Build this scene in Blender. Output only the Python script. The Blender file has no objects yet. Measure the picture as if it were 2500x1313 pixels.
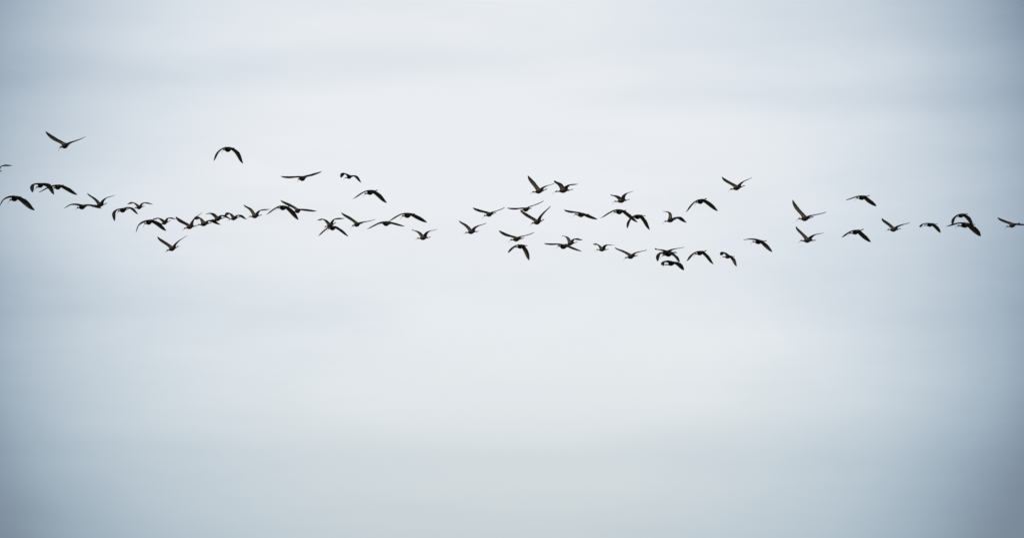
import bpy, bmesh, math, random
from mathutils import Matrix, Vector

# ---------------------------------------------------------------- camera, sky, sun, exposure
scene = bpy.context.scene
CAM_ELEV = 12.0
cam_data = bpy.data.cameras.new('camera')
cam_data.lens = 120.0
cam_data.sensor_width = 36.0
cam_data.clip_start = 0.1
cam_data.clip_end = 30000.0
cam = bpy.data.objects.new('camera', cam_data)
scene.collection.objects.link(cam)
cam.location = (0, 0, 1.7)
cam.rotation_euler = (math.radians(90 + CAM_ELEV), 0, 0)
scene.camera = cam

SUN_AZ = math.radians(-115)       # to the right of +Y; low, behind the camera to its left
SUN_EL = math.radians(10)
sun_dir = Vector((math.sin(SUN_AZ) * math.cos(SUN_EL), math.cos(SUN_AZ) * math.cos(SUN_EL), math.sin(SUN_EL)))

world = bpy.data.worlds.new('World')
scene.world = world
world.use_nodes = True
nt = world.node_tree
nt.nodes.clear()


def node(kind, **kw):
    n = nt.nodes.new(kind)
    for k, v in kw.items():
        setattr(n, k, v)
    return n


def put(sock, v):
    if isinstance(v, bpy.types.NodeSocket):
        nt.links.new(v, sock)
    else:
        sock.default_value = v


def mth(op, a, b=None, c=None, clamp=False):
    n = node('ShaderNodeMath', operation=op, use_clamp=clamp)
    put(n.inputs[0], a)
    if b is not None:
        put(n.inputs[1], b)
    if c is not None:
        put(n.inputs[2], c)
    return n.outputs[0]


def vmix(fac, a, b, mode='MIX'):
    n = node('ShaderNodeMix', data_type='RGBA', blend_type=mode)
    put(n.inputs[0], fac)
    put(n.inputs[6], a)
    put(n.inputs[7], b)
    return n.outputs[2]


coord = node('ShaderNodeTexCoord').outputs['Generated']
nrm = node('ShaderNodeVectorMath', operation='NORMALIZE')
put(nrm.inputs[0], coord)
direction = nrm.outputs[0]
sep = node('ShaderNodeSeparateXYZ')
put(sep.inputs[0], direction)
# azimuth (right of +Y) and elevation, in degrees
az = mth('MULTIPLY', mth('ARCTAN2', sep.outputs[0], sep.outputs[1]), 180 / math.pi)
el = mth('MULTIPLY', mth('ARCSINE', sep.outputs[2]), 180 / math.pi)

sky = node('ShaderNodeTexSky', sky_type='NISHITA', sun_disc=False, sun_elevation=SUN_EL, sun_rotation=SUN_AZ,
           altitude=0.0, air_density=1.0, dust_density=0.6, ozone_density=1.5)


def noise(scale_az, scale_el, seed, detail=4.0, rough=0.5):
    cmb = node('ShaderNodeCombineXYZ')
    put(cmb.inputs[0], mth('MULTIPLY', az, scale_az))
    put(cmb.inputs[1], mth('MULTIPLY', el, scale_el))
    cmb.inputs[2].default_value = seed
    n = node('ShaderNodeTexNoise')
    put(n.inputs['Vector'], cmb.outputs[0])
    n.inputs['Scale'].default_value = 1.0
    n.inputs['Detail'].default_value = detail
    n.inputs['Roughness'].default_value = rough
    return mth('SUBTRACT', n.outputs['Fac'], 0.5)


# streaks where the cloud veil is thinner: a drifting large-scale noise over the whole sky plus
# the individual streaks that can be told apart (azimuth, elevation, half length, half thickness, slope, amount)
warp_v = mth('MULTIPLY', noise(0.22, 0.5, 3.1, 3.0), 0.4)
warp_u = mth('MULTIPLY', noise(0.3, 0.4, 9.4, 3.0), 5.0)
thin = mth('ADD', mth('MULTIPLY', noise(0.13, 0.55, 5.7, 5.0, 0.55), 0.24), mth('MULTIPLY', noise(0.35, 2.2, 1.3, 4.0, 0.6), 0.08))
for (u0, v0, hl, ht, slope, amt) in (
        (-6.28, 15.29, 5.46, 0.31, 0.05, 0.09),
        (5.46, 14.81, 4.09, 0.34, -0.02, 0.09),
        (4.78, 16.0, 4.44, 0.82, -0.03, 0.1),
        (-7.17, 11.43, 5.46, 0.58, -0.0, 0.09),
        (0.34, 8.91, 8.87, 0.34, -0.0, 0.05),
        (6.48, 11.84, 3.07, 1.23, -0.0, 0.07),
):
    du = mth('ADD', mth('SUBTRACT', az, u0), warp_u)
    dv = mth('ADD', mth('SUBTRACT', mth('SUBTRACT', el, v0), mth('MULTIPLY', du, slope)), warp_v)
    q = mth('ADD', mth('POWER', mth('ABSOLUTE', mth('DIVIDE', du, hl)), 2.0), mth('POWER', mth('ABSOLUTE', mth('DIVIDE', dv, ht)), 2.0))
    thin = mth('ADD', thin, mth('MULTIPLY', mth('EXPONENT', mth('MULTIPLY', q, -1.0)), amt))

# white cirrostratus; lens vignette painted in as radial falloff, ragged patches elsewhere
vignette_dir = Vector((math.sin(math.radians(-0.2)) * math.cos(math.radians(13.1)), math.cos(math.radians(-0.2)) * math.cos(math.radians(13.1)), math.sin(math.radians(13.1))))
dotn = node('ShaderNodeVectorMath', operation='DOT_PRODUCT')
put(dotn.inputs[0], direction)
dotn.inputs[1].default_value = vignette_dir
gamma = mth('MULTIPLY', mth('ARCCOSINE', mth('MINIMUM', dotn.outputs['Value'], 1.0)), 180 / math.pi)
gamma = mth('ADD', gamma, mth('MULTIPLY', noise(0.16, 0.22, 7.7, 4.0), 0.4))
vignette_sheet = mth('SUBTRACT', 1.0, mth('POWER', mth('DIVIDE', mth('MAXIMUM', gamma, 0.0), 9.8), 4.1))
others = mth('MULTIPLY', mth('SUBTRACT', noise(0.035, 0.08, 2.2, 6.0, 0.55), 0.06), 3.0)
cover = mth('SMOOTH_MAX', vignette_sheet, others, 0.3)
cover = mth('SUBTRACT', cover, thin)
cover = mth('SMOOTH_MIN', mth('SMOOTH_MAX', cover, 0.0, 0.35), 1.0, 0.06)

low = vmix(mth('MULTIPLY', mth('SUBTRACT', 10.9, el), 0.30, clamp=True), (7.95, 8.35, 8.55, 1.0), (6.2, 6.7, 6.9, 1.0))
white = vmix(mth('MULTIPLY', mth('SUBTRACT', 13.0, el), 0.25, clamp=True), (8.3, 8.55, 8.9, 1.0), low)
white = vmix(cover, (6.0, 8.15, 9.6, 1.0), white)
under = vmix(0.75, sky.outputs[0], (1.75, 2.1, 2.95, 1.0))      # grey-blue mixed into the sky, painting the vignette's dark corners
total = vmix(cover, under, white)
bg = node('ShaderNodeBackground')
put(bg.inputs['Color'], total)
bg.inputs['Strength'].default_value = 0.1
out = node('ShaderNodeOutputWorld')
nt.links.new(bg.outputs[0], out.inputs['Surface'])

sun = bpy.data.lights.new('sun', 'SUN')
sun.energy = 1.5
sun.angle = math.radians(10.0)
sun.color = (1.0, 0.95, 0.87)
sun_ob = bpy.data.objects.new('sun', sun)
scene.collection.objects.link(sun_ob)
sun_ob.location = sun_dir * 500
sun_ob.rotation_euler = (-sun_dir).to_track_quat('-Z', 'Y').to_euler()

scene.view_settings.view_transform = 'Standard'
scene.view_settings.look = 'None'
scene.view_settings.exposure = 0.0
scene.view_settings.gamma = 1.0
scene.view_settings.use_curve_mapping = False


# ---------------------------------------------------------------- materials
def feather(name, col_a, col_b, scale, rough=0.5, translucent=0.0, spec=0.3):
    m = bpy.data.materials.new(name)
    m.use_nodes = True
    t = m.node_tree
    t.nodes.clear()
    o = t.nodes.new('ShaderNodeOutputMaterial')
    p = t.nodes.new('ShaderNodeBsdfPrincipled')
    tc = t.nodes.new('ShaderNodeTexCoord')
    mp = t.nodes.new('ShaderNodeMapping')
    mp.inputs['Scale'].default_value = scale
    t.links.new(tc.outputs['Object'], mp.inputs[0])
    nz = t.nodes.new('ShaderNodeTexNoise')
    nz.inputs['Scale'].default_value = 1.0
    nz.inputs['Detail'].default_value = 3.0
    t.links.new(mp.outputs[0], nz.inputs['Vector'])
    rp = t.nodes.new('ShaderNodeValToRGB')
    rp.color_ramp.elements[0].position = 0.35
    rp.color_ramp.elements[0].color = (*col_a, 1)
    rp.color_ramp.elements[1].position = 0.68
    rp.color_ramp.elements[1].color = (*col_b, 1)
    t.links.new(nz.outputs['Fac'], rp.inputs[0])
    t.links.new(rp.outputs[0], p.inputs['Base Color'])
    p.inputs['Roughness'].default_value = rough
    p.inputs['Specular IOR Level'].default_value = spec
    bp = t.nodes.new('ShaderNodeBump')
    bp.inputs['Strength'].default_value = 0.15
    bp.inputs['Distance'].default_value = 0.004
    t.links.new(nz.outputs['Fac'], bp.inputs['Height'])
    t.links.new(bp.outputs[0], p.inputs['Normal'])
    if translucent:
        tr = t.nodes.new('ShaderNodeBsdfTranslucent')
        t.links.new(rp.outputs[0], tr.inputs['Color'])
        mx = t.nodes.new('ShaderNodeMixShader')
        mx.inputs[0].default_value = translucent
        t.links.new(p.outputs[0], mx.inputs[1])
        t.links.new(tr.outputs[0], mx.inputs[2])
        t.links.new(mx.outputs[0], o.inputs[0])
    else:
        t.links.new(p.outputs[0], o.inputs[0])
    return m


MAT_BODY = feather('body_plumage', (0.010, 0.0075, 0.0045), (0.040, 0.028, 0.017), (28, 60, 60), 0.7, 0.0, 0.15)
MAT_HEAD = feather('streaked_head', (0.10, 0.066, 0.042), (0.25, 0.175, 0.12), (70, 120, 120), 0.8, 0.0, 0.15)
MAT_LINING = feather('wing_lining', (0.075, 0.062, 0.043), (0.27, 0.225, 0.16), (40, 55, 55), 0.7, 0.0, 0.15)
MAT_FLIGHT = feather('flight_feathers', (0.024, 0.020, 0.014), (0.125, 0.107, 0.075), (10, 75, 75), 0.55, 0.0, 0.2)
MAT_MANTLE = feather('mantle_feathers', (0.006, 0.005, 0.0032), (0.020, 0.016, 0.0105), (12, 60, 60), 0.6, 0.0, 0.15)
MAT_LEG = feather('leg_skin', (0.025, 0.019, 0.015), (0.05, 0.037, 0.03), (60, 60, 60), 0.7, 0.0, 0.15)
MAT_BILL = feather('bill_horn', (0.14, 0.115, 0.095), (0.24, 0.20, 0.165), (40, 40, 40), 0.6, 0.0, 0.2)

# ---------------------------------------------------------------- ground (wet meadow the camera stands on, below the frame)
gm = bpy.data.materials.new('meadow')
gm.use_nodes = True
gt = gm.node_tree
gp = gt.nodes['Principled BSDF']
gtc = gt.nodes.new('ShaderNodeTexCoord')
gn = gt.nodes.new('ShaderNodeTexNoise')
gn.inputs['Scale'].default_value = 0.05
gn.inputs['Detail'].default_value = 8.0
gt.links.new(gtc.outputs['Object'], gn.inputs['Vector'])
gr = gt.nodes.new('ShaderNodeValToRGB')
gr.color_ramp.elements[0].color = (0.07, 0.085, 0.035, 1)
gr.color_ramp.elements[1].color = (0.20, 0.17, 0.10, 1)
gt.links.new(gn.outputs['Fac'], gr.inputs[0])
gt.links.new(gr.outputs[0], gp.inputs['Base Color'])
gp.inputs['Roughness'].default_value = 0.9
bm = bmesh.new()
prev = None
for radius in (30, 120, 500, 2000, 8000):
    ring = [bm.verts.new((radius * math.cos(i * math.pi / 24), radius * math.sin(i * math.pi / 24), 0)) for i in range(48)]
    if prev is None:
        bm.faces.new(ring)
    else:
        for i in range(48):
            bm.faces.new((prev[i], ring[i], ring[(i + 1) % 48], prev[(i + 1) % 48]))
    prev = ring
me = bpy.data.meshes.new('ground')
bm.to_mesh(me)
bm.free()
me.materials.append(gm)
ground = bpy.data.objects.new('ground', me)
scene.collection.objects.link(ground)
ground['kind'] = 'structure'

# ---------------------------------------------------------------- ibis
# body frame: +x forward, +y the bird's own left, +z up, metres
NR = 12
# x, z, half width, half height
SPINE = [(0.292, 0.008, 0.0077, 0.0077), (0.283, 0.011, 0.0165, 0.0165), (0.262, 0.014, 0.0215, 0.0226), (0.240, 0.012, 0.0182, 0.0204),
         (0.215, 0.004, 0.0138, 0.0160), (0.185, -0.003, 0.0138, 0.0160), (0.155, -0.005, 0.0171, 0.0209), (0.128, -0.003, 0.0268, 0.0321),
         (0.105, 0.000, 0.0407, 0.0449),
         (0.085, 0.001, 0.0492, 0.0535), (0.055, 0.000, 0.0578, 0.0610), (0.025, -0.002, 0.0610, 0.0631), (-0.005, -0.002, 0.0599, 0.0610),
         (-0.035, -0.001, 0.0546, 0.0546), (-0.065, 0.001, 0.0471, 0.0471), (-0.098, 0.004, 0.0385, 0.0375),
         (-0.125, 0.006, 0.0310, 0.0278), (-0.150, 0.007, 0.0280, 0.0170), (-0.180, 0.006, 0.0330, 0.0090), (-0.205, 0.004, 0.0360, 0.0050), (-0.214, 0.003, 0.0300, 0.0030)]
HOLE0 = 9          # wing root spans rings 9..15
UK = (0.0, 0.07, 0.24, 0.44, 0.65, 0.85, 1.0)
CH_S = (0, .1, .25, .45, .6, .75, .88, .96, 1.0)
CH_C = (.19, .176, .178, .193, .183, .15, .096, .047, .009)
SPAN = 0.47
STATIONS = [0.03 + 0.97 * (i / 27) for i in range(28)]


def lerp_table(xs, ys, v):
    for i in range(len(xs) - 1):
        if v <= xs[i + 1]:
            return ys[i] + (ys[i + 1] - ys[i]) * (v - xs[i]) / (xs[i + 1] - xs[i])
    return ys[-1]


def wing_angle(s, a, b):
    k = min(1.0, max(0.0, (s - .18) / .52))
    k = k * k * (3 - 2 * k)
    q = min(1.0, max(0.0, 1 - s / .3))       # the arm leaves the shoulder steeper
    t = min(1.0, max(0.0, (s - .72) / .28))  # the outermost primaries bend up
    return a + (b - a) * k + .30 * q * q * (3 - 2 * q) + .38 * t * t


def wing_line(a, b, n=80):
    pts = [(0.04, 0.03)]
    for i in range(n):
        p = wing_angle((i + .5) / n, a, b)
        y, z = pts[-1]
        pts.append((y + math.cos(p) * SPAN / n, z + math.sin(p) * SPAN / n))
    return pts


def add_wing(bm, rings, side, a, b, xw, xt, tw, rng):
    if side > 0:
        top = [rings[HOLE0 + k][1] for k in range(7)]
        bot = [rings[HOLE0 + k][0] for k in range(7)]
    else:
        top = [rings[HOLE0 + k][4] for k in range(7)]
        bot = [rings[HOLE0 + k][5] for k in range(7)]
    line = wing_line(a, b)

    def quad(p, q, r_, s_, mat):
        f = bm.faces.new((p, q, r_, s_) if side > 0 else (s_, r_, q, p))
        f.material_index = mat
        f.smooth = True

    for n, s in enumerate(STATIONS):
        i = s * 80
        i0 = min(int(i), 79)
        f = i - i0
        y = line[i0][0] * (1 - f) + line[i0 + 1][0] * f
        z = line[i0][1] * (1 - f) + line[i0 + 1][1] * f
        p = wing_angle(s, a, b)
        c = lerp_table(CH_S, CH_C, s)
        if s < .45:
            k = s / .45
            x = .085 + xw * k * (2 - k)
        else:
            k = (s - .45) / .55
            x = .085 + xw + xt * k * k
        t = tw * min(1.0, s / .4)
        if 0.05 < s < 0.97:      # feather tips along the trailing edge
            c *= 1.0 + (0.03 if n % 2 else -0.03) + rng.uniform(-0.03, 0.03)
        nt_, nb_ = [], []
        for u in UK:
            d = u * c
            camber = 0.055 * c * math.sin(math.pi * min(1.0, u ** 0.7)) * (1 - 0.5 * s)
            thick = (0.024 * (1 - 0.7 * s)) * max(0.10, math.sin(math.pi * min(1.0, (u + 0.04) ** 0.45 * 0.98)) if u < 1 else 0.0) * min(1.0, c / 0.06) + 0.0028
            px = x - d * math.cos(t)
            off = -d * math.sin(t) + camber
            for lst, h in ((nt_, off + thick * 0.5), (nb_, off - thick * 0.5)):
                lst.append(bm.verts.new((px, side * (y - h * math.sin(p)), z + h * math.cos(p))))
        for k in range(6):
            lining = UK[k + 1] < (0.70 if s < 0.5 else 0.70 - (s - 0.5) * 1.3)
            quad(top[k], nt_[k], nt_[k + 1], top[k + 1], 5)
            quad(bot[k + 1], nb_[k + 1], nb_[k], bot[k], 2 if lining else 3)
        quad(bot[0], nb_[0], nt_[0], top[0], 5)
        quad(top[6], nt_[6], nb_[6], bot[6], 3)
        top, bot = nt_, nb_
    for k in range(6):
        quad(top[k], bot[k], bot[k + 1], top[k + 1], 3)


def add_leg(bm, rings, j, dz, sy, spread):
    loop = [rings[17][j], rings[17][(j + 1) % NR], rings[16][(j + 1) % NR], rings[16][j]]
    path = [(-0.150, sy * 0.010, -0.022, 0.0085), (-0.175, sy * 0.012, -0.021, 0.0062), (-0.215, sy * 0.012, -0.014, 0.0050), (-0.262, sy * 0.011, -0.006, 0.0048),
            (-0.280, sy * 0.011, -0.003, 0.0075), (-0.296, sy * 0.012, -0.001, 0.0115), (-0.316, sy * 0.013, 0.001, 0.0110), (-0.332, sy * (0.013 + spread), 0.000, 0.004)]
    for (x, y, z, r) in path:
        z += dz * (-x - 0.1) / 0.235
        new = [bm.verts.new((x + (-0.006 if i < 2 else 0.006) * (x > -0.16), y + r * math.cos(t), z + r * 0.8 * math.sin(t))) for i, t in enumerate((math.radians(135), math.radians(45), math.radians(-45), math.radians(-135)))]
        for i in range(4):
            f = bm.faces.new((loop[i], loop[(i + 1) % 4], new[(i + 1) % 4], new[i]))
            f.material_index = 4
            f.smooth = True
        loop = new
    f = bm.faces.new(loop)
    f.material_index = 4


def build_ibis(pose, label, seed):
    (px, py, pz, yaw, pitch, roll, la, lb, lxw, lxt, ltw, ra, rb, rxw, rxt, rtw, neck, legs) = pose
    R = math.radians
    rng = random.Random(seed)
    bm = bmesh.new()

    def neck_z(x):
        return neck * max(0.0, (x - 0.09) / 0.165) ** 1.4 if x > 0.09 else 0.0

    rings = []
    for (x, z, w, h) in SPINE:
        ring = []
        for j in range(NR):
            t = math.radians(15 + 30 * j)
            ring.append(bm.verts.new((x, w * math.cos(t), z + neck_z(x) + h * math.sin(t) * (1.0 if math.sin(t) < 0 else 0.9))))
        rings.append(ring)
    for i in range(len(rings) - 1):
        x = SPINE[i][0]
        for j in range(NR):
            if HOLE0 <= i < HOLE0 + 6 and j in (0, 4):
                continue
            if i == 16 and j in (7, 9):
                continue
            f = bm.faces.new((rings[i][j], rings[i][(j + 1) % NR], rings[i + 1][(j + 1) % NR], rings[i + 1][j]))
            f.smooth = True
            f.material_index = 1 if x > 0.18 else 0
    f = bm.faces.new(list(reversed(rings[0])))
    f.material_index = 1
    bm.faces.new(rings[-1])
    add_wing(bm, rings, 1, R(la), R(lb), lxw, lxt, R(ltw), rng)
    add_wing(bm, rings, -1, R(ra), R(rb), rxw, rxt, R(rtw), rng)
    add_leg(bm, rings, 7, legs, -1, rng.uniform(0, 0.006))
    add_leg(bm, rings, 9, legs, 1, rng.uniform(0, 0.006))
    bmesh.ops.recalc_face_normals(bm, faces=bm.faces)
    me = bpy.data.meshes.new('ibis')
    bm.to_mesh(me)
    bm.free()
    for m in (MAT_BODY, MAT_HEAD, MAT_LINING, MAT_FLIGHT, MAT_LEG, MAT_MANTLE):
        me.materials.append(m)
    ob = bpy.data.objects.new('ibis', me)
    scene.collection.objects.link(ob)
    rot = Matrix.Rotation(R(yaw), 4, 'Z') @ Matrix.Rotation(-R(pitch), 4, 'Y') @ Matrix.Rotation(R(roll), 4, 'X')
    ob.matrix_world = Matrix.Translation((px, py, pz)) @ rot
    ob['label'] = label
    ob['category'] = 'bird'
    ob['group'] = 'ibises flying in a loose line'

    # long down-curved bill
    bm = bmesh.new()
    prev = None
    NB = 9
    for i in range(NB + 1):
        k = i / NB
        x = 0.284 + 0.120 * k - 0.006 * k * k
        z = 0.010 - 0.066 * k ** 1.55 + neck * 1.1
        r = 0.0068 * (1 - k) + 0.0026 * k
        ring = [bm.verts.new((x, r * 0.8 * math.cos(t * math.pi / 3), z + r * math.sin(t * math.pi / 3))) for t in range(6)]
        if prev:
            for t in range(6):
                f = bm.faces.new((prev[t], prev[(t + 1) % 6], ring[(t + 1) % 6], ring[t]))
                f.smooth = True
        else:
            bm.faces.new(list(reversed(ring)))
        prev = ring
    bm.faces.new(prev)
    bmesh.ops.recalc_face_normals(bm, faces=bm.faces)
    me = bpy.data.meshes.new('bill')
    bm.to_mesh(me)
    bm.free()
    me.materials.append(MAT_BILL)
    bill = bpy.data.objects.new('bill', me)
    scene.collection.objects.link(bill)
    bill.parent = ob
    return ob


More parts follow.
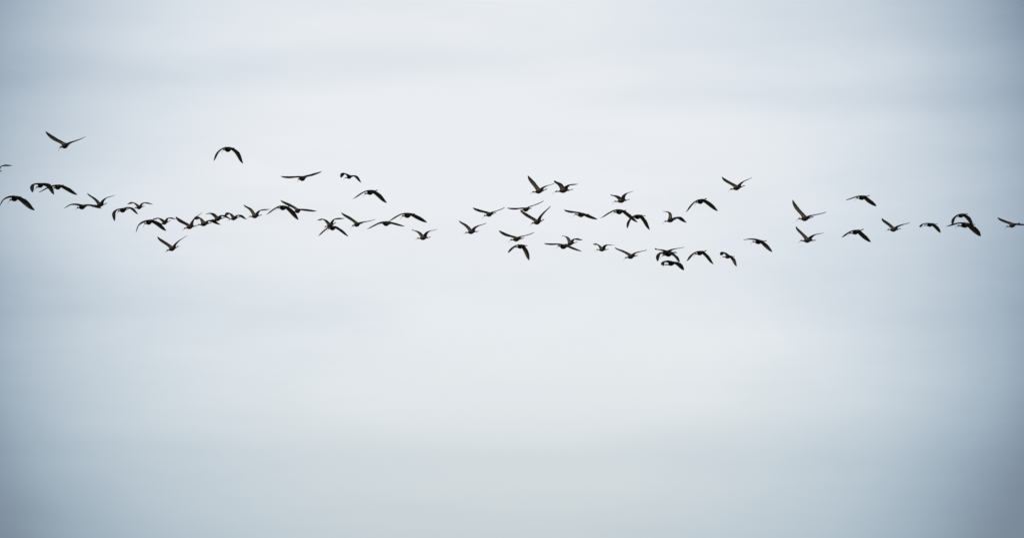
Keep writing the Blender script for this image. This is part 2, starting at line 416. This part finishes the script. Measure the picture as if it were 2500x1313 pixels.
# x y z | yaw pitch roll | left wing: inner, outer elevation, wrist forward, tip back, twist | right wing likewise | neck, legs
FLOCK = [
    ((-9.486, 70.349, 19.332, 119.2, 2.3, 0.0, 19.1, 27.3, 0.059, -0.13, -1.7, 19.4, 27.3, 0.024, -0.098, -1.1, -0.002, 0.0), 'topmost ibis at the far left, wings raised in a wide shallow V'),
    ((-13.696, 88.273, 23.091, 118.3, 3.2, -3.3, 41.2, -2.0, 0.05, -0.13, 3.0, 49.3, -2.4, 0.057, -0.143, -3.4, 0.0, -0.016), 'ibis cut off by the left picture edge, only one wing and feet showing'),
    ((-12.551, 88.488, 22.788, 122.0, -2.9, -2.1, -6.7, -86.3, 0.028, -0.201, 10.1, -9.0, -67.3, 0.042, -0.123, -9.6, -0.001, -0.029), 'ibis with wings drooped in an arch, below the topmost ibis at far left'),
    ((-10.422, 76.297, 19.845, 117.2, 2.0, -2.5, -24.3, -30.0, 0.074, -0.148, -5.7, -25.2, -30.7, 0.047, -0.116, -6.4, 0.008, -0.018), 'ibis with lowered wings just right of the drooped ibis, their wings overlapping'),
    ((-10.786, 72.145, 18.6, 120.7, 0.9, 6.2, -31.3, -60.9, 0.006, -0.196, -8.3, -24.3, -38.4, 0.021, -0.191, -12.1, 0.004, -0.026), 'ibis with lowered wings, its wing tip touching the left picture edge'),
    ((-10.091, 78.138, 19.802, 122.6, 4.5, -3.3, 0.5, -30.9, 0.068, -0.143, -3.1, 1.6, -16.8, 0.027, -0.099, -0.8, -0.005, 0.0), 'level-winged ibis at left, its wing crossing the breast of a V-winged ibis'),
    ((-11.07, 89.386, 22.458, 127.9, 6.1, -2.3, 39.9, 18.2, 0.018, -0.122, 6.9, 43.6, 23.9, 0.034, -0.2, -7.4, -0.006, 0.02), 'V-winged ibis at left, its breast crossed by the wing of a level-winged ibis'),
    ((-9.752, 83.432, 20.945, 121.5, 2.0, -13.1, -12.4, -79.3, 0.035, -0.168, 1.7, 2.5, -53.4, 0.048, -0.054, 5.1, 0.001, -0.022), 'arched ibis at left with near wing hanging straight down, below a small bent-winged ibis'),
    ((-11.623, 103.714, 25.709, 123.8, 5.5, -4.0, 39.4, -27.2, 0.034, -0.161, 11.6, 37.1, -13.7, 0.046, -0.158, -1.7, -0.001, 0.009), 'small ibis with bent raised wings just above the arched ibis at left'),
    ((-8.756, 80.372, 19.944, 118.6, -3.3, -6.6, -27.5, -59.5, 0.065, -0.134, -11.6, -25.4, -48.2, 0.043, -0.114, -3.5, 0.014, 0.0), 'ibis at left with wings in an inverted V, overlapping a small bent-winged ibis'),
    ((-11.077, 106.219, 25.787, 125.9, -0.3, -5.4, 41.6, -26.6, 0.038, -0.155, 11.1, 44.8, -15.0, 0.051, -0.111, 3.3, -0.003, -0.001), 'small ibis with bent raised wings partly covered by the inverted V ibis at left'),
    ((-8.533, 83.765, 20.03, 124.1, 1.6, -4.1, 29.8, 24.8, 0.024, -0.149, 2.2, 40.6, 34.6, 0.01, -0.166, -6.4, -0.02, 0.009), 'lowest ibis in the left half, alone, wings in a deep V'),
    ((-8.396, 86.827, 21.281, 126.7, 4.2, -8.4, 18.2, 31.6, 0.002, -0.135, -3.1, 44.8, 38.3, 0.02, -0.172, -14.3, -0.024, -0.001), 'large V-winged ibis just left of the row of three small overlapping ibises'),
    ((-8.21, 88.803, 21.805, 130.0, 3.8, 4.4, 48.5, -42.9, 0.013, -0.178, 22.4, 30.7, -21.6, 0.019, -0.179, -3.8, -0.007, -0.008), 'first and leftmost of three small overlapping ibises in a row, left of centre'),
    ((-8.55, 96.745, 23.748, 131.1, 2.1, -0.3, 35.0, -23.5, 0.041, -0.138, 3.7, 35.3, -22.9, 0.058, -0.12, 2.9, 0.0, -0.008), 'middle one of three small overlapping ibises in a row, left of centre'),
    ((-8.707, 104.278, 25.486, 127.6, 2.8, 1.8, 45.8, -46.6, 0.025, -0.164, 16.1, 34.4, -31.6, 0.041, -0.147, 0.6, -0.006, 0.005), 'last and rightmost of three small overlapping ibises in a row, left of centre'),
    ((-7.102, 92.016, 22.754, 126.6, 5.5, 0.8, 47.8, 7.6, 0.031, -0.164, 4.5, 43.5, 10.7, 0.036, -0.189, -6.9, 0.001, 0.006), 'ibis with one wing high and one level, just right of the three small ibises'),
    ((-6.225, 72.716, 19.841, 116.8, 6.6, 0.0, -38.5, -62.9, 0.046, -0.179, -4.1, -27.8, -66.2, 0.039, -0.143, -4.0, 0.006, -0.01), 'lone high ibis at upper left with wings pushed down in an inverted U'),
    ((-4.734, 75.068, 19.751, 111.9, 5.9, -5.8, -8.7, 4.6, 0.077, -0.13, -5.7, 1.3, 19.4, 0.033, -0.076, -10.6, -0.001, 0.0), 'lone ibis above the line with nearly straight wings, one tip slightly raised'),
    ((-5.395, 78.501, 19.866, 120.7, 5.6, 1.8, -38.6, -38.3, 0.071, -0.146, -4.0, -31.5, -44.6, 0.036, -0.112, -8.1, 0.01, 0.0), 'ibis with lowered wings crossing under an ibis with a long raised wing'),
    ((-5.375, 83.488, 20.942, 111.6, 3.8, 7.2, 14.8, 11.0, 0.052, -0.124, -3.0, 3.9, 4.2, 0.045, -0.098, -3.2, 0.0, -0.022), 'ibis with one long raised wing and one level, crossing above a lowered-wing ibis'),
    ((-5.219, 106.665, 27.395, 121.5, 2.4, 4.1, 24.7, -66.8, 0.035, -0.209, 18.6, 11.3, -50.6, 0.028, -0.121, 2.4, 0.003, -0.018), 'small high ibis with curled wing tip, left of centre'),
    ((-3.301, 77.627, 20.033, 120.3, 2.2, -0.4, -31.2, -37.1, 0.064, -0.098, -0.9, -22.9, -46.6, 0.061, -0.139, -2.6, -0.003, -0.005), 'ibis with long lowered wings and feet showing, below the small high curled-wing ibis'),
    ((-4.944, 90.532, 22.159, 120.6, 0.8, -4.3, 50.4, -24.0, 0.033, -0.154, 13.4, 45.8, -2.1, 0.038, -0.167, -2.5, -0.004, 0.019), 'small ibis with raised bent wings directly above a lowered-wing ibis, left of centre'),
    ((-4.471, 83.166, 20.426, 114.4, 4.1, -4.3, -34.9, -38.7, 0.032, -0.201, -0.3, -24.5, -40.4, 0.088, -0.067, 0.9, 0.005, -0.028), 'lowered-wing ibis directly beneath a small raised-wing ibis, left of centre'),
    ((-3.902, 83.919, 20.688, 116.0, 4.1, 7.5, 19.4, 14.0, 0.04, -0.118, -1.1, 19.4, 23.8, 0.021, -0.111, 1.3, -0.012, -0.011), 'ibis with long straight raised wing between the stacked pair and the two linked gliders'),
    ((-2.286, 73.099, 18.447, 116.8, 5.6, -1.4, -26.5, -34.1, 0.074, -0.085, -1.4, -24.4, -23.3, 0.04, -0.092, -6.7, -0.003, -0.005), 'upper right one of two lowered-wing ibises linked wing to back near the centre'),
    ((-2.883, 76.446, 19.017, 118.9, 10.2, -6.0, -27.3, -22.5, 0.099, -0.125, -4.3, -18.9, -13.3, 0.054, -0.08, -4.3, 0.004, 0.0), 'lower left one of two lowered-wing ibises linked wing to back near the centre'),
    ((-2.502, 94.2, 22.621, 128.2, 6.2, -3.3, 41.5, 1.1, 0.012, -0.141, 7.0, 44.1, 15.8, 0.034, -0.185, -4.9, -0.003, 0.004), 'small V-winged ibis alone, below and right of the two linked gliders'),
    ((-1.105, 90.795, 22.034, 124.3, 6.1, 0.5, 37.5, 12.9, 0.023, -0.138, 3.5, 39.7, 22.7, 0.039, -0.198, -1.0, -0.012, -0.013), "deeper V-winged ibis at the picture's centre, below a shallow V ibis"),
    ((-0.592, 87.661, 21.804, 119.2, 3.2, -2.1, 4.5, 13.6, 0.044, -0.11, -1.9, 14.7, 24.2, 0.032, -0.103, -0.2, -0.008, -0.002), "shallow V ibis at the picture's centre, above a deeper V-winged ibis"),
    ((0.115, 81.301, 19.73, 121.0, 5.2, 1.1, 0.9, 18.0, 0.06, -0.093, -2.4, 13.4, 25.5, 0.013, -0.107, -1.5, -0.007, -0.013), 'shallow V ibis directly above the lowest inverted U ibis at centre'),
    ((0.238, 89.977, 21.45, 122.5, 3.1, 4.8, -37.1, -50.1, 0.063, -0.158, -2.1, -39.0, -66.5, 0.058, -0.102, -3.4, 0.005, -0.023), 'lowest ibis at centre, wings hanging in an inverted U below a shallow V ibis'),
    ((0.382, 89.481, 22.359, 114.7, 3.7, -7.3, -7.6, 7.2, 0.096, -0.05, -4.0, 11.3, 21.6, -0.025, -0.212, 1.5, 0.0, -0.017), 'dark straight-winged ibis at centre, touching the wing tip of a V-winged ibis below'),
    ((0.608, 79.609, 19.77, 116.8, 3.7, -7.7, 29.2, 33.6, 0.039, -0.087, 0.1, 42.2, 41.1, 0.025, -0.167, -4.6, -0.004, 0.017), 'V-winged ibis at centre, its wing tip touching the dark straight-winged ibis above'),
    ((0.696, 85.069, 21.817, 126.2, 3.9, 5.1, 37.1, 30.8, 0.028, -0.11, 2.5, 36.0, 26.8, 0.033, -0.147, -2.0, -0.001, 0.017), 'left one of the top pair right of centre, with a tall narrow raised wing'),
    ((1.351, 86.927, 22.272, 137.1, 5.1, -1.1, 34.4, 2.1, -0.012, -0.148, 4.5, 36.9, 10.1, 0.004, -0.193, -7.7, -0.016, 0.011), 'right one of the top pair right of centre, with raised bent wings'),
    ((1.736, 83.06, 20.738, 123.5, 8.1, 4.9, -13.1, 0.2, 0.066, -0.099, -5.8, -13.7, -6.5, 0.056, -0.119, -6.8, 0.011, -0.004), 'flat-winged ibis slanting down to the right, alone below the top pair'),
    ((1.207, 77.869, 18.79, 115.9, 9.8, 4.8, -16.3, -5.0, 0.061, -0.126, -7.8, -15.0, -7.8, 0.025, -0.073, -1.9, 0.008, 0.0), 'flat dark ibis with the small V-winged ibis overlapping just above its back'),
    ((1.868, 106.355, 25.135, 127.0, 1.8, 2.2, 64.5, -12.7, 0.022, -0.148, 13.6, 47.3, -7.7, 0.034, -0.181, -3.3, 0.002, 0.004), 'small V-winged ibis overlapping the back of the flat dark ibis'),
    ((2.9, 107.104, 25.102, 125.7, 7.7, -1.9, 45.1, -17.6, 0.015, -0.173, 15.3, 40.7, -2.5, 0.042, -0.168, 0.2, -0.002, -0.003), 'smallest ibis of the flock, wings bent up, low right of centre'),
    ((3.082, 93.467, 23.526, 131.7, 4.7, -8.2, 27.1, 1.7, -0.009, -0.138, 3.2, 41.0, 17.7, 0.031, -0.195, -8.8, -0.005, 0.012), 'small ibis with far wing held higher, above the overlapping lowered-wing pair'),
    ((2.399, 74.143, 18.767, 113.0, 7.2, 2.5, -33.5, -35.4, 0.066, -0.124, -2.3, -28.2, -35.3, 0.035, -0.131, -3.2, -0.001, 0.0), 'left one of the overlapping lowered-wing pair, with a long thin wing'),
    ((3.128, 82.458, 20.553, 119.8, 3.9, -3.0, -44.2, -60.6, 0.08, -0.185, -8.1, -37.6, -65.7, 0.045, -0.11, 3.3, 0.016, -0.025), 'right one of the overlapping lowered-wing pair, both wings hanging steeply down'),
    ((4.2, 87.953, 21.716, 122.2, 0.5, 17.6, 95.5, -32.0, 0.072, -0.111, 17.3, 41.2, -18.6, -0.006, -0.129, 0.6, 0.003, -0.011), 'ibis with one wing up and one bent down, right of the lowered-wing pair'),
    ((3.057, 85.633, 20.232, 118.5, 3.9, 0.7, 22.8, 8.7, 0.052, -0.099, 5.2, 27.1, 15.7, 0.053, -0.128, 2.7, -0.011, -0.014), 'low ibis with long shallow V wings, just right of the smallest ibis'),
    ((5.553, 81.954, 21.167, 119.8, 3.4, -1.5, 22.6, 19.0, 0.04, -0.149, 4.8, 34.3, 26.0, 0.013, -0.121, -6.2, -0.009, 0.005), 'highest ibis in the right half, wings in a wide V'),
    ((4.467, 78.627, 20.05, 109.3, 1.0, -3.9, -37.3, -49.3, 0.059, -0.115, -1.0, -31.8, -44.6, 0.041, -0.111, -4.2, 0.013, 0.0), 'ibis with wings in a broad inverted V, below the highest ibis at right'),
    ((6.453, 87.07, 20.933, 121.1, 5.5, 9.1, -9.9, -23.7, 0.054, -0.14, -1.1, -20.7, -31.7, 0.043, -0.113, -2.1, 0.015, -0.002), 'ibis with level near wing and drooped far wing, left of the stacked V-winged pair'),
    ((3.908, 84.165, 20.01, 130.2, 6.0, -2.0, 2.1, -3.8, 0.001, -0.206, 6.6, 16.4, 13.5, -0.022, -0.184, -3.0, -0.007, 0.002), 'rear ibis of the tight cluster of three, raised wings showing behind the middle one'),
    ((3.841, 81.566, 19.41, 120.5, 4.2, -8.9, -2.3, -55.8, 0.059, -0.229, -2.5, -17.6, -46.6, 0.12, 0.043, 7.8, -0.011, -0.005), 'middle ibis of the tight cluster of three, near wing hanging like a paddle'),
    ((4.495, 93.828, 21.803, 130.2, -1.7, 1.2, -4.3, -49.2, 0.06, -0.267, -4.8, -6.8, -37.4, 0.001, -0.07, -1.9, 0.003, 0.0), 'lowest ibis of the tight cluster of three, curled wing enclosing a gap of sky'),
    ((4.862, 86.116, 20.431, 114.0, 0.8, -0.0, -32.3, -51.7, 0.056, -0.129, 1.1, -30.0, -56.6, 0.049, -0.117, 3.6, 0.008, 0.0), 'inverted V ibis just right of the tight cluster of three'),
    ((7.078, 109.226, 25.327, 125.4, 5.1, 13.6, 19.3, -60.9, 0.016, -0.217, 13.4, -7.0, -56.0, 0.033, -0.126, 2.0, 0.01, -0.021), 'small ibis with curled wing tip, low, right of the inverted V ibis'),
    ((6.49, 73.651, 18.501, 115.9, 6.8, 9.8, 28.7, 34.8, 0.029, -0.135, 3.6, 22.8, 27.6, -0.0, -0.157, 0.0, 0.003, 0.009), 'upper one of the stacked V-winged pair at right, with the tallest raised wing'),
    ((7.419, 83.615, 20.207, 122.5, 8.2, 3.7, 34.6, 22.3, 0.029, -0.135, 7.8, 35.5, 20.6, 0.018, -0.145, -5.8, -0.008, -0.011), 'lower one of the stacked V-winged pair at right, feet trailing level'),
    ((9.066, 85.96, 21.86, 116.5, 2.7, 2.2, -26.3, -21.4, 0.073, -0.129, -6.7, -32.9, -24.4, 0.048, -0.069, -4.6, 0.013, 0.0), 'upper of two lowered-wing ibises above each other at right, with a dark broad wing'),
    ((8.616, 83.396, 20.375, 117.5, -1.0, 1.2, -31.3, -36.8, 0.061, -0.163, 1.1, -32.5, -37.1, 0.036, -0.106, -0.7, 0.012, 0.0), 'lower of two lowered-wing ibises above each other at right, wings arched'),
    ((10.297, 89.818, 21.879, 118.1, 8.5, 1.6, 28.0, 18.6, 0.03, -0.167, -0.8, 26.5, 20.8, 0.015, -0.152, -1.5, 0.001, 0.01), 'V-winged ibis at right, left of a small drooping-winged ibis'),
    ((12.749, 101.421, 24.634, 123.2, 3.4, 1.5, -17.4, -37.5, 0.078, -0.241, -4.6, -19.2, -41.2, 0.039, -0.061, 0.9, 0.005, -0.023), 'small drooping-winged ibis just left of the crossing pair near the right edge'),
    ((12.835, 95.003, 23.456, 112.8, 1.0, -2.8, -35.8, -62.3, 0.077, -0.21, 0.2, -30.8, -60.3, 0.035, -0.096, -3.9, 0.012, -0.014), 'upper one of the crossing pair near the right edge, wings hanging in an arch'),
    ((10.003, 73.418, 18.297, 119.7, 5.9, 5.2, -19.4, -27.0, 0.075, -0.085, 2.3, -28.1, -28.7, 0.026, -0.066, -9.1, -0.004, -0.02), 'lower one of the crossing pair near the right edge, broad wing slanting down'),
    ((13.744, 91.393, 22.353, 116.7, 0.2, 3.6, 9.3, 10.0, 0.044, -0.107, 5.0, 5.5, 4.6, 0.047, -0.089, 1.1, 0.004, 0.0), 'ibis at the right picture edge, its far wing cut off by the frame'),
]

for i, (pose, label) in enumerate(FLOCK):
    build_ibis(pose, label, 100 + i)
